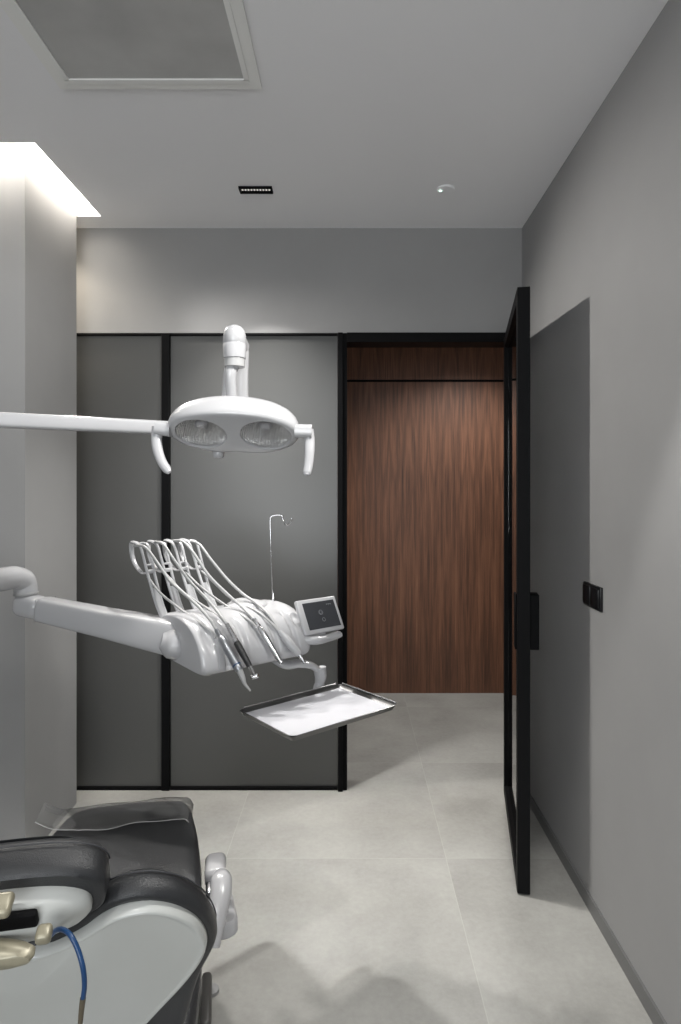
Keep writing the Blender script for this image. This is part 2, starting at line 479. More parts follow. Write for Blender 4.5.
# ceiling hatch
hx0, hx1, hy1, hy0 = -.945, -.292, 2.017, 1.36
ch = thing('ceiling_hatch', 'square grey access panel in a pale metal frame on the ceiling', 'ceiling panel', ((hx0+hx1)/2, (hy0+hy1)/2, H))
b = bmesh.new(); fw = .046
for (xa, ya, xb, yb) in ((hx0, hy0, hx1, hy0+fw), (hx0, hy1-fw, hx1, hy1), (hx0, hy0+fw, hx0+fw, hy1-fw), (hx1-fw, hy0+fw, hx1, hy1-fw)):
    box(b, (xa, ya, H-.010), (xb, yb, H-.0005))
i2 = fw-.012
for (xa, ya, xb, yb) in ((hx0+i2, hy0+i2, hx1-i2, hy0+fw+.004), (hx0+i2, hy1-fw-.004, hx1-i2, hy1-i2), (hx0+i2, hy0+fw, hx0+fw+.004, hy1-fw), (hx1-fw-.004, hy0+fw, hx1-i2, hy1-fw)):
    box(b, (xa, ya, H-.014), (xb, yb, H-.009))
part('frame', b, M['frame'], ch)
part('panel', B((hx0+fw, hy0+fw, H-.008), (hx1-fw, hy1-fw, H-.001)), M['panelgrey'], ch)

# small linear downlight
dlx, dly = -.417, 2.665*F/614
dl = thing('linear_downlight', 'small black slot downlight with a row of tiny cells in the ceiling', 'downlight', (dlx, dly, H))
b = bmesh.new(); w2, h2 = .072, .026
for (xa, ya, xb, yb) in ((-w2, -h2, w2, -h2+.006), (-w2, h2-.006, w2, h2), (-w2, -h2, -w2+.005, h2), (w2-.005, -h2, w2, h2)):
    box(b, (dlx+xa, dly+ya, H-.010), (dlx+xb, dly+yb, H-.0005))
part('housing', b, M['black'], dl)
part('baffle', B((dlx-w2+.004, dly-h2+.005, H-.003), (dlx+w2-.004, dly+h2-.005, H-.0006)), M['black'], dl)
for i in range(10):
    x = dlx-.058+i*.0129
    b = lathe(bmesh.new(), [(.0050, -.0005), (.0046, -.003), (.002, -.004)], (x, dly, H-.003), (0, 0, 1), 12)
    part('led_cell', b, M['ledcell'], dl)

# round emergency light / detector
ex, ey = .406, 2.70
el = thing('ceiling_sensor', 'small round pale ceiling detector with a greenish glowing dot', 'detector', (ex, ey, H))
part('body', lathe(bmesh.new(), [(.040, 0), (.040, -.003), (.037, -.006), (.02, -.0075), (.0, -.008)], (ex, ey, H-.0005), (0, 0, 1), 40), M['ceiling'], el)
part('pilot_light', lathe(bmesh.new(), [(.008, 0), (.007, -.003), (.003, -.005)], (ex-.022, ey, H-.0075), (0, 0, 1), 16), M['greenled'], el, 'glowing green-white pilot light')

# luminous diffuser set in the slot
ls = thing('slot_light', 'bright warm-white light band set in the ceiling slot round the pier', 'light', (SX-.06, PY1, H))
part('diffuser', B((PX1+.001, SY0+.001, H+.066), (SX-.001, SY1-.001, H+.074)), M['led'], ls)
part('diffuser', B((XL+.01, SY0+.001, H+.066), (PX1, PY1-.001, H+.074)), M['led'], ls)

# ================================================================== DELIVERY UNIT
A_ = V((.751, .660, 0)).normalized(); N_ = V((A_.y, -A_.x, 0))
BO = V((-.628, 2.025, 0))       # rear-left corner of the console
UZ = V((0, 0, 1))
def S(a, n, z): return BO+A_*a+N_*n+UZ*z
def an(p):
    d = p-BO; return d.dot(A_), d.dot(N_)
TOP = [(-.02, 1.07), (0, 1.085), (.05, 1.098), (.12, 1.100), (.18, 1.092), (.23, 1.072), (.265, 1.045), (.29, 1.005), (.305, .965)]
LEN = .412
def lift(px, py, Y, clear=.006):
    """keep a point on its line of sight but bring it nearer until it clears the console top"""
    while True:
        p = at(px, py, Y); a, n = an(p)
        if n > .315 or a > LEN+.01 or a < -.01 or n < -.02 or p.z > interp(TOP, n)+clear: return p
        Y -= .004

du = thing('dental_delivery_unit', 'white dental delivery console on a jointed arm, with four hose supports and a control tablet', 'dental unit', (-1.3, 1.4, 0))
# console shell
prof = [(0, .965, ), (0, 1.04), (.004, 1.075), (.03, 1.093), (.08, 1.100), (.13, 1.100), (.18, 1.092), (.22, 1.077), (.25, 1.058), (.275, 1.03), (.292, .998), (.30, .965), (.29, .947), (.26, .942), (.15, .946), (.04, .952)]
pr = resample([V((p[0], p[1], 0)) for p in spline_closed([V((x, z, 0)) for x, z in prof], 6)], 150)
GRV = [.085, .150, .262, .338]
DIM = [(.035, .262), (.205, .262), (.372, .252)]
rings = []; NR = 130
cx, czz = .15, 1.02
for i in range(NR+1):
    t = i/NR
    # denser at the ends
    a = LEN*(.5-.5*math.cos(math.pi*t)) if (i < 12 or i > NR-12) else LEN*(.5-.5*math.cos(math.pi*t))
    e = min(a, LEN-a)
    er = .045 if a > LEN/2 else .025
    k = 1 if e >= er else math.sqrt(max(0, 1-((er-e)/er)**2))
    sh = (1-.30*(1-k)) if a > LEN/2 else (1-.12*(1-k))
    if i in (0, NR): sh *= .97
    ring = []
    for p in pr:
        n_, z_ = cx+(p.x-cx)*sh, czz+(p.y-czz)*sh
        d = 0
        if z_ > .955:
            for g in GRV:
                wgt = math.exp(-((a-g)/.0095)**4)
                f = min(1, max(0, (n_-.20)/.05))
                d += .013*wgt*f
            for (ga, gn) in DIM:
                q = ((a-ga)/.021)**2+((n_-gn)/.026)**2
                d += .010*math.exp(-q**2)
            # shallow seam of the end cover
            d += .0022*math.exp(-((a-.052)/.0018)**2)
        v = V((n_-.14, z_-1.0, 0)); v = v.normalized() if v.length > 0 else v
        ring.append(S(a, n_-v.x*d, z_-v.y*d))
    rings.append(ring)
part('console', loft(bmesh.new(), rings), M['white'], du, angle=60)
# rear-top cover hump
def hump(a0, a1, n0, n1, z0, z1):
    rs = []
    for i in range(17):
        t = i/16; k = math.sin(math.pi*min(1, max(0, .5*(1-math.cos(math.pi*t)))))**.35 if 0 < t < 1 else .05
        a = a0+(a1-a0)*t; r = []
        for j in range(24):
            th = 2*math.pi*j/24; c, s = math.cos(th), math.sin(th)
            c = math.copysign(abs(c)**.7, c); s = math.copysign(abs(s)**.7, s)
            r.append(S(a, (n0+n1)/2+(n1-n0)/2*c*k, z0+(z1-z0)*s*k*(1 if s > 0 else .2)))
        rs.append(r)
    return rs
part('top_cover', loft(bmesh.new(), hump(.19, .37, .005, .17, 1.085, 1.115)), M['white'], du, angle=60)
# belly under the console
b = bmesh.new()
tube(b, [S(-.028, .075, 1.018), S(.0, .085, 1.01), S(.08, .12, .985), S(.20, .15, .958)], [.030, .062, .066, .05], seg=24, flat=.80)
part('console_underside', b, M['white'], du)

# arm with joint
j0 = at(26, 605, 2.2); j1 = S(.02, .06, 1.02)
ad = (j1-j0).normalized(); side = V((ad.y, -ad.x, 0)).normalized(); up = side.cross(ad)
if up.z < 0: up = -up
rs = []
Lm = (j1-j0).length
tab_h = [(0, .038), (.06, .040), (.6, .046), (.80, .051), (1.0, .054), (1.08, .050), (1.16, .036), (1.2, .02)]
for i in range(40):
    t = i/39; s = .082+t*(Lm-.082+.085)
    hh = interp(tab_h, s/Lm); ww = .042+.012*t
    cen = j0+ad*s
    r = []
    for j in range(32):
        th = 2*math.pi*j/32; c, q = math.cos(th), math.sin(th)
        c = math.copysign(abs(c)**.38, c); q = math.copysign(abs(q)**.38, q)
        taper = 1-.22*max(0, q)
        r.append(cen+side*c*ww*taper+up*q*hh)
    rs.append(r)
part('spring_arm', loft(bmesh.new(), rs), M['white'], du, angle=50)
part('arm_joint', obox(bmesh.new(), j0+ad*.026, ad, side, up, (.122, .086, .078), .032, 6), M['white'], du)
part('arm_seam', tube(bmesh.new(), [j0+ad*(.086)+side*.0435*c+up*.0395*q for c, q in ((1, 1), (1, -1), (-1, -1), (-1, 1))]+[j0+ad*.086+side*.0435+up*.0395], .0010, smooth=False, seg=6), M['seam'], du)
# tube to the post
e1 = V((j0.x, j0.y, 1.19)); px_ = V((-1.30, 1.4, 1.19))
pts = [px_, px_.lerp(e1, .5), e1+(px_-e1).normalized()*.10, e1+(px_-e1).normalized()*.05+V((0, 0, -.004)), e1+(px_-e1).normalized()*.012+V((0, 0, -.020)), e1+V((0, 0, -.055)), V((j0.x, j0.y, j0.z+.036))]
part('elbow_tube', T(pts, .0395, seg=24), M['white'], du)
part('elbow_collar', lathe(bmesh.new(), [(.038, 0), (.041, .004), (.041, .012), (.038, .016)], (j0.x, j0.y, j0.z+.034), (0, 0, 1), 32), M['seam'], du)
# post and base outside the frame
b = lathe(bmesh.new(), [(.16, .0), (.16, .02), (.15, .03), (.055, .05), (.05, .08), (.048, 1.20), (.05, 1.24), (.032, 1.25), (.030, 1.76), (.026, 1.775), (0, 1.78)], (-1.3, 1.4, 0), (0, 0, 1), 36)
part('post', b, M['white'], du)

# whip-arm hose supports
for k in range(4):
    a0 = .010+k*.061
    W = lambda o_, s, z: S(a0+o_, -s, z)
    b = bmesh.new(); wr = .0048
    pathz = [(-.02, 1.075), (.02, 1.115), (.06, 1.170), (.090, 1.215), (.118, 1.262), (.138, 1.292), (.156, 1.303)]
    for o_ in (-1, 1):
        tube(b, [W(o_*(.009+.006*i_/6), s, z) for i_, (s, z) in enumerate(pathz)], [.006, .0056, .0052, .0052, .005, .005, .005], seg=8, sub=5)
    # top bridge, middle bridge
    tube(b, [W(-.016, .156, 1.303), W(0, .160, 1.307), W(.016, .156, 1.303)], .0042, seg=8, sub=4)
    tube(b, [W(-.012, .090, 1.215), W(.012, .090, 1.215)], .0070, seg=8, sub=3)
    tube(b, [W(-.012, .101, 1.236), W(.012, .101, 1.236)], .0040, seg=8, sub=3)
    # solid web at the foot
    rr = []
    for (s, z) in [(-.02, 1.075), (.0, 1.095), (.02, 1.115), (.045, 1.148), (.056, 1.163)]:
        q_ = .0095+.02*(s+.02); rr.append([W(-q_, s-.003, z+.002), W(q_, s-.003, z+.002), W(q_, s+.004, z-.002), W(-q_, s+.004, z-.002)])
    loft(b, rr)
    part('hose_support', b, M['white'], du)
    b = bmesh.new()
    tube(b, [W(-.014, .150, 1.302), W(-.015, .175, 1.308), W(-.013, .212, 1.307), W(-.012, .222, 1.290), W(-.013, .214, 1.262), W(-.014, .188, 1.235), W(-.015, .150, 1.216), W(-.016, .115, 1.208), W(-.012, .090, 1.212)], [.008, .009, .0095, .009, .008, .008, .0075, .007, .007], seg=8, sub=5, flat=.55)
    part('support_ear', b, M['white'], du)

# tablet on the console's end
tc_ = at(319.5, 615.5, 2.13)
tu = A_; tz = (V((-.66, .75, 0))*.47+UZ*.883).normalized(); tn = tu.cross(tz)
if tn.y > 0: tn = -tn
tb = part('tablet', obox(bmesh.new(), tc_, tu, tz, tn, (.170, .121, .016), .005, 3), M['white'], du)
scr = part('screen', obox(bmesh.new(), tc_+tn*.0085+tu*.004, tu, tz, tn, (.136, .094, .0012), .0004, 1), M['screenb'], tb)
b = bmesh.new()
fc = tc_+tn*.0093
def ring2(cx_, cy_, r, w):
    part('screen_icon', tube(bmesh.new(), [fc+tu*(cx_+r*math.cos(i/20*2*math.pi))+tz*(cy_+r*math.sin(i/20*2*math.pi)) for i in range(21)], w, smooth=False, seg=5), M['mark'], tb)
ring2(.002, .008, .008, .0009); ring2(.002, .008, .0045, .0007); ring2(.006, -.018, .006, .0008)
for q in (.036, .041, .046, .053):
    tube(b, [fc+tu*q+tz*.030, fc+tu*q+tz*(.034 if q != .041 else .030)+tu*(.003 if q == .041 else 0)], .0007, smooth=False, seg=5)
tube(b, [fc+tu*.034+tz*.034, fc+tu*.056+tz*.034], .0006, smooth=False, seg=5)
part('screen_text', b, M['mark'], tb)
# bracket behind tablet
part('tablet_bracket', T([tc_-tn*.01-tz*.02, tc_-tn*.04-tz*.06, S(.36, .14, 1.06)], [.014, .016, .018], seg=14), M['white'], du)
# grab handle bar
part('grab_handle', T([S(.36, .25, .998), at(314, 640.5, 2.07), at(328, 638, 2.12), at(339, 634.5, 2.16), at(341, 633.5, 2.165)], [.017, .017, .015, .0135, .009], seg=18, flat=.85), M['white'], du)
# hook pole
py_ = 2.19
b = T([at(273.5, 606, py_), at(272.6, 590, py_), at(271.4, 560, py_), at(270.6, 535, py_), at(270.2, 520, py_), at(271.5, 516.6, py_), at(275, 515.4, py_), at(280, 515.2, py_), at(282.3, 516.2, py_), at(283, 520, py_), at(285, 524, py_-.005), at(287, 525.2, py_-.01), at(290, 523, py_-.015), at(291.5, 519.5, py_-.02), at(291.3, 518.0, py_-.02)], .0027, seg=10, sub=6)
part('hook_pole', b, M['chrome'], du, 'thin chrome hook pole')
part('pole_socket', lathe(bmesh.new(), [(.006, 0), (.006, .03), (.004, .045), (.003, .05)], at(273.4, 607, py_), (0, 0, 1), 14), M['chrome'], du, 'chrome socket')
# tray support arm
TZ = .82
b = bmesh.new()
tube(b, [S(.30, .18, .945), at(284, 664, 2.07), at(298, 663.5, 2.09), at(310, 665, 2.11), at(318, 670, 2.125)], [.026, .024, .021, .020, .021], seg=20, flat=.55)
tube(b, [at(319.5, 667.5, 2.125), at(320.5, 676, 2.125), at(319.5, 683, 2.125), at(319, 690, 2.12)], [.023, .021, .017, .022], seg=20)
part('tray_arm', b, M['white'], du)

# tray plane
tl, tbm, trr, ttp = (at(240, 710, F*.66/217), at(290, 740, F*.66/247), at(395, 706, F*.66/213), at(343, 684, F*.66/191))
tcen = (tl+tbm+trr+ttp)/4
tux = ((trr-tbm)+(ttp-tl)).normalized(); tuy = UZ.cross(tux).normalized()
tw = ((trr-tbm).length+(ttp-tl).length)/2; th_ = ((tl-tbm).length+(ttp-trr).length)/2
tcen.z = TZ
plate = obox(bmesh.new(), V((0, 0, 0))+at(319, 690, 2.10)*0+V((at(319, 690, 2.12).x, at(319, 690, 2.12).y, TZ-.020))-tuy*.04, tux, tuy, UZ, (.10, .13, .008), .003, 2)
part('tray_rest', plate, M['white'], du)

tr = thing('instrument_tray', 'rectangular steel instrument tray lined with white paper, on the console\'s lower arm', 'tray', tcen)
def rect_ring(hx, hy, z, r, seg=5):
    out = []
    for (sx, sy, a0) in ((1, 1, 0), (-1, 1, 90), (-1, -1, 180), (1, -1, 270)):
        for i in range(seg+1):
            a = math.radians(a0+90*i/seg)
            out.append(tcen+tux*(sx*(hx-r)+r*math.cos(a))+tuy*(sy*(hy-r)+r*math.sin(a))+UZ*z)
    return out
hx, hy = tw/2, th_/2
b = loft(bmesh.new(), [rect_ring(hx-.016, hy-.016, -.010, .008), rect_ring(hx-.010, hy-.010, -.013, .010), rect_ring(hx-.002, hy-.002, .0, .012), rect_ring(hx, hy, .003, .013), rect_ring(hx-.003, hy-.003, .004, .012), rect_ring(hx-.011, hy-.011, -.007, .009), rect_ring(hx-.016, hy-.016, -.0085, .008)], cap=True)
part('tray_pan', b, M['darksteel'], tr)
# rolled wire along the two visible rims
b = bmesh.new()
for sgn in (1,):
    tube(b, [tcen+tux*(hx+.002)+tuy*(-hy+.01)+UZ*.005, tcen+tux*(hx+.002)+tuy*(hy-.01)+UZ*.005], .003, smooth=False, seg=8)
tube(b, [tcen-tux*(hx-.02)+tuy*(hy+.001)+UZ*.005, tcen+tux*(hx-.02)+tuy*(hy+.001)+UZ*.005], .003, smooth=False, seg=8)
part('rolled_rim', b, M['steel'], tr)
# paper liner with one corner lifting over the rim
rows = 14; cols = 20; bm = bmesh.new(); g = []
for i in range(rows+1):
    row = []
    for j in range(cols+1):
        x = (-1+2*j/cols)*(hx-.013); y = (-1+2*i/rows)*(hy-.013); z = -.0065
        q = math.hypot(x+hx-.013, y+hy-.013)
        cu = max(0, 1-q/.045)
        z += .018*cu**1.1; x -= .017*cu; y -= .017*cu
        row.append(bm.verts.new(tcen+tux*x+tuy*y+UZ*z))
    g.append(row)
for i in range(rows):
    for j in range(cols): bm.faces.new((g[i][j], g[i][j+1], g[i+1][j+1], g[i+1][j]))
bm.normal_update(); bmesh.ops.solidify(bm, geom=list(bm.faces), thickness=.0008)
part('paper_liner', bm, M['paper'], tr)

# handpieces with their hoses ---------------------------------------------------
def dirpts(p0, p1, ts): return [p0.lerp(p1, t) for t in ts]
def hose_pts(pl, Y0, Y1, clear=.008):
    out = []
    for i, (x, y) in enumerate(pl):
        t = i/(len(pl)-1)
        out.append(lift(x, y, Y0+(Y1-Y0)*t, clear))
    return out
def clearline(p0, p1, r):
    """raise a straight tool until it rests on the console front"""
    for _ in range(60):
        bad = False
        for i in range(9):
            p = p0.lerp(p1, i/8); a, n = an(p)
            if n < .305 and 0 < a < LEN and p.z-interp(TOP, n) < r-.004: bad = True
        if not bad: break
        sc = .997
        p0 = V((p0.x*sc, p0.y*sc, CZ+(p0.z-CZ)*sc)); p1 = V((p1.x*sc, p1.y*sc, CZ+(p1.z-CZ)*sc))
    return p0, p1
top1 = [(134, 546), (139.5, 545.4), (146.7, 548.5), (159, 565), (169, 580), (181.7, 591.7), (198, 606), (210.5, 620.5)]
top2 = [(152, 543), (157, 542), (164, 545), (173.5, 559), (188, 579), (202, 594), (214.6, 608), (224, 620)]
top3 = [(171, 541.5), (175.5, 540.6), (183.7, 542), (194, 553.6), (208.4, 575), (227, 593.7), (243, 608), (252, 617)]
top4 = [(188, 542.5), (192, 541.6), (200, 545), (210.5, 559), (227, 579), (243, 594), (256, 603), (268, 614), (277, 627)]
low = [[(147.8, 577), (161, 593.7), (181.7, 610), (202, 624.6), (214, 634)],
       [(166, 574), (183, 592), (205, 607), (224, 620), (234, 632)],
       [(185, 572), (202, 588), (225, 605), (246, 618), (260, 630)],
       [(200, 570), (210.5, 579), (231, 598), (258, 612), (276, 628), (285, 640)]]
HD = [
 ('air_water_syringe', 'grey metal air-water syringe with a long white nozzle, first tool from the jointed arm', 'dental syringe', top1, (217, 631), (240, 671), 1.86, 1.79),
 ('dental_handpiece', 'steel handpiece with a black grip and a bent head, second tool from the jointed arm', 'dental handpiece', top2, (227, 625), (250, 667), 1.90, 1.83),
 ('dental_handpiece', 'slim all-silver tapered handpiece, third tool from the jointed arm', 'dental handpiece', top3, (254, 620), (281.5, 663.5), 1.98, 1.92),
 ('curing_light', 'thick white handpiece with a short metal tip, the tool closest to the tablet', 'dental handpiece', top4, (280, 632), (299.5, 655), 2.04, 1.985)]
for k, (nm, lab, cat, tp, r0, r1, Ya, Yb) in enumerate(HD):
    p0 = lift(*r0, Ya, .008); p1 = lift(*r1, Yb, .004)
    p0, p1 = clearline(p0, p1, .009)
    t = thing(nm, lab, cat, p0, 'tools hanging over the console\'s front')
    ax = (p1-p0).normalized(); L_ = (p1-p0).length
    if k == 0:
        lathe_b = lathe(bmesh.new(), [(.006, -.006), (.0075, 0), (.0078, .02), (.0095, .026), (.0125, .030), (.0130, .06), (.0128, L_-.02), (.0115, L_-.004), (.009, L_)], p0, ax, 24)
        part('grip', lathe_b, M['greymetal'], t)
        q1 = at(245, 684, p1.y-.004); q2 = at(250.5, 691, p1.y-.006)
        part('nozzle', T([p1-ax*.004, p1.lerp(q1, .5), q1, q2], [.0098, .0082, .0048, .0026], seg=16), M['whitem'], t)
        part('grip_ring', lathe(bmesh.new(), [(.0115, 0), (.0134, .001), (.0134, .004), (.0115, .005)], p0+ax*(L_-.022), ax, 24), M['blue'], t, 'blue ring')
    elif k == 1:
        part('body', lathe(bmesh.new(), [(.006, -.004), (.0072, 0), (.0074, .03), (.0090, L_*.42)], p0, ax, 20), M['steel'], t)
        part('grip', lathe(bmesh.new(), [(.008, L_*.42), (.0100, L_*.43), (.0104, L_*.6), (.0094, L_*.85), (.0080, L_)], p0, ax, 24), M['grip'], t, 'black ribbed grip')
        q = at(254.5, 675.5, p1.y)
        part('neck', T([p1-ax*.003, p1.lerp(q, .5), q], [.0072, .0056, .0050], seg=14), M['chrome'], t)
        hd = V((.93, -.1, .33)).normalized()
        part('head', lathe(bmesh.new(), [(.004, -.012), (.0068, -.010), (.0072, .008), (.005, .011)], q+V((.001, 0, -.003)), hd, 18), M['chrome'], t)
    elif k == 2:
        part('body', lathe(bmesh.new(), [(.006, -.004), (.0075, 0), (.0082, .02), (.0088, .03), (.0115, .04), (.0118, .07), (.0098, .10), (.0075, L_*.85), (.0066, L_-.002), (.004, L_)], p0, ax, 24), M['steel'], t)
        part('collar', lathe(bmesh.new(), [(.0085, 0), (.0096, .001), (.0096, .006), (.0085, .007)], p0+ax*.022, ax, 20), M['chrome'], t)
    else:
        part('body', lathe(bmesh.new(), [(.007, -.006), (.0085, 0), (.0110, .015), (.0138, .03), (.0140, .06), (.0128, L_-.012), (.0095, L_)], p0, ax, 24), M['white'], t)
        q = at(304.5, 663, p1.y-.012)
        part('tip', T([p1-ax*.003, p1.lerp(q, .6), q], [.0075, .0058, .0046], seg=14), M['steel'], t, 'steel tip')
    # hose runs from the tool up to and over its support, then back below
    hp_ = hose_pts(tp, 2.16 - .0 + k*.045, p0.y+.01)
    part('hose', T(hp_+[p0-ax*.002], [.0048]*4, seg=10, sub=6), M['whitem'], t)
    lp = low[k]
    pts = hose_pts(lp, 2.09+k*.045, p0.y+.02, .005)
    e = pts[-1]
    part('return_hose', T(pts+[e+V((.006, -.008, -.010))], .0040, seg=10, sub=6), M['whitem'], t)

# ================================================================== OPERATING LAMP
lm = thing('operating_lamp', 'white two-eyed dental operating lamp on a long horizontal arm', 'lamp', (-1.3, 1.4, 1.66))
LC = at(233.5, 433.5, 1.66)     # centre of the lens plane
al = math.radians(33); tilt = math.radians(1.5)
ux = V((math.cos(tilt), 0, -math.sin(tilt)))
nf = V((0, -math.sin(al), -math.cos(al))); uy = V((0, -math.cos(al), math.sin(al)))
def LP(x, y, d): return LC+ux*x+uy*y-nf*d      # d: distance behind the lens plane
def face_out(n=96):
    out = []
    for i in range(n):
        th = 2*math.pi*i/n; c, s = math.cos(th), math.sin(th)
        x = .176*math.copysign(abs(c)**.92, c)
        y = .090*math.copysign(abs(s)**.90, s)
        pinch = 1-.10*math.exp(-(x/.045)**2)
        out.append((x, y*(pinch if y < 0 else 1)))
    return out
fo = face_out()
rings = []
for (s_, d) in ((.5, -.006), (.84, -.006), (.92, -.0045), (.965, -.001), (.99, .006), (1.0, .016), (.99, .030), (.96, .045), (.91, .058), (.83, .070), (.73, .080), (.58, .089), (.38, .0945), (.18, .0965)):
    rings.append([LP(x*s_*(1 if d < .03 else 1), y*s_+ (.0 if d < .02 else -.10*(d-.02)), d) for x, y in fo])
hb = loft(bmesh.new(), rings)
# cut the two lens openings
bmesh.ops.recalc_face_normals(hb, faces=hb.faces)
hm = bpy.data.meshes.new('lamp_head'); hb.to_mesh(hm); hb.free()
hobj = bpy.data.objects.new('lamp_head_raw', hm); COL.objects.link(hobj)
RX, RY = .0695, .061
cut = bmesh.new()
for sx in (-1, 1):
    cxx = sx*.0865
    R0 = []
    for (rr, d) in ((1.0, -.03), (1.0, -.002), (.97, .004), (.80, .024), (.5, .036)):
        R0.append([LP(cxx+RX*rr*math.cos(2*math.pi*j/48), RY*rr*math.sin(2*math.pi*j/48), d) for j in range(48)])
    loft(cut, R0)
bmesh.ops.recalc_face_normals(cut, faces=cut.faces)
cm = bpy.data.meshes.new('cut'); cut.to_mesh(cm); cut.free()
cobj = bpy.data.objects.new('cut', cm); COL.objects.link(cobj)
md = hobj.modifiers.new('b', 'BOOLEAN'); md.operation = 'DIFFERENCE'; md.object = cobj; md.solver = 'EXACT'
dg = bpy.context.evaluated_depsgraph_get()
me2 = bpy.data.meshes.new_from_object(hobj.evaluated_get(dg))
bpy.data.objects.remove(hobj); bpy.data.objects.remove(cobj); bpy.data.meshes.remove(cm)
hb = bmesh.new(); hb.from_mesh(me2); bpy.data.meshes.remove(me2)
part('lamp_head', hb, M['white'], lm, angle=45)
for sx in (-1, 1):
    cxx = sx*.0865
    R0 = []
    for (rr, d) in ((.985, .001), (.965, .0035), (.90, .0115), (.78, .0215), (.60, .030), (.42, .0335), (.2, .035), (.03, .0355)):
        R0.append([LP(cxx+RX*rr*math.cos(2*math.pi*j/48), RY*rr*math.sin(2*math.pi*j/48), d) for j in range(48)])
    refl = part('reflector', loft(bmesh.new(), R0, cap=False), M['reflector'], lm, 'silvery faceted reflector')
    b = bmesh.new(); tube(b, [LP(cxx-.016, .012, .020), LP(cxx-.010, .012, .020), LP(cxx+.010, .012, .020), LP(cxx+.016, .012, .020)], [.006, .012, .012, .006], seg=16, smooth=False)
    tube(b, [LP(cxx, .0, .022), LP(cxx, 0, .034)], .005, seg=10, smooth=False)
    part('bulb', b, M['paper'], refl, 'frosted white bulb')
    R1 = []
    for (rr, d) in ((.98, 0), (.8, -.002), (.5, -.0035), (.2, -.004), (.02, -.004)):
        R1.append([LP(cxx+RX*rr*math.cos(2*math.pi*j/48), RY*rr*math.sin(2*math.pi*j/48), d) for j in range(48)])
    R1 += [[p-nf*.0012 for p in r] for r in reversed(R1)]
    part('lens', loft(bmesh.new(), R1, cap=True), M['lens'], lm, 'clear lens')
    b = bmesh.new()
    tube(b, [LP(cxx+RX*1.01*math.cos(2*math.pi*j/48), RY*1.01*math.sin(2*math.pi*j/48), -.0035) for j in range(49)], .0022, seg=6, smooth=False)
    part('lens_rim', b, M['white'], lm)
# knob under the head
part('sensor_knob', lathe(bmesh.new(), [(.014, .012), (.016, 0), (.016, -.008), (.014, -.013), (.009, -.016)], at(218.5, 452.5, 1.745), (0, 0, 1), 24), M['white'], lm)
# side handles
def handle(pts, rads, blk0, blk1):
    b = bmesh.new()
    tube(b, [blk0, blk1], [.0185, .0185], seg=18, smooth=False, sq=.7)
    tube(b, pts, rads, seg=16, sub=8, flat=.72, up=(0, 1, 0))
    return b
hY = 1.655
part('side_handle', handle([at(158, 427, hY), at(156.5, 438, hY), at(157.5, 449, hY-.01), at(161.5, 461, hY-.02), at(167, 469.5, hY-.03), at(169.5, 472.5, hY-.035)], [.0165, .0145, .0135, .0125, .0115, .006], at(156, 428, hY), at(171, 430, hY)), M['white'], lm)
part('side_handle', handle([at(307.5, 430, hY), at(309.3, 440, hY), at(309.5, 452, hY-.01), at(308.5, 464, hY-.02), at(307, 472.5, hY-.03), at(306.5, 475, hY-.035)], [.0165, .0145, .0135, .0125, .0115, .006], at(295, 431, hY), at(312, 431.5, hY)), M['white'], lm)
# horizontal arm from post, passing behind the head
a0 = V((-1.3, 1.4, 1.668)); aL = at(0, 420, 1.57); aR = at(166, 428, 1.745); aE = at(236, 430, 1.80)
rs = []
path = [a0, aL, aR, aE]
P = []
for i in range(3):
    for k in range(8): P.append(path[i].lerp(path[i+1], k/8))
P.append(aE)
dirv = (aE-a0).normalized(); sd = V((dirv.y, -dirv.x, 0)).normalized(); upv = V((0, 0, 1))
for i, p in enumerate(P):
    t = i/(len(P)-1); r = []
    hh = .0205-.002*t
    for j in range(24):
        th = 2*math.pi*j/24; c, q = math.cos(th), math.sin(th)
        c = math.copysign(abs(c)**.5, c); q = math.copysign(abs(q)**.5, q)
        r.append(p+sd*c*.020+upv*q*hh)
    rs.append(r)
part('horizontal_arm', loft(bmesh.new(), rs), M['white'], lm)
part('arm_end_cap', lathe(bmesh.new(), [(.0, -.035), (.026, -.033), (.034, -.02), (.034, .02), (.026, .033), (0, .035)], aE, (0, 0, 1), 28), M['white'], lm)
# neck (two flat cheeks) rising behind the head
b = bmesh.new()
def plank(bm, pts, w, t):
    rr = []
    for i, (p, wi) in enumerate(zip(pts, w)):
        rr.append([p+V((sx*(wi/2-.004*(abs(sy) < .6)), sy*t/2, 0)) for sx, sy in ((-1, -.5), (-.9, -1), (.9, -1), (1, -.5), (1, .5), (.9, 1), (-.9, 1), (-1, .5))])
    return loft(bm, rr)
ny = 1.76
tube(b, [at(235, 432, 1.79), at(235, 405, 1.78), at(236, 375, 1.765), at(238, 352, 1.755), at(237, 340, 1.74)], [.040, .039, .035, .031, .026], seg=24, flat=.55, up=(0, 1, 0), sq=.6)
part('neck', b, M['white'], lm)
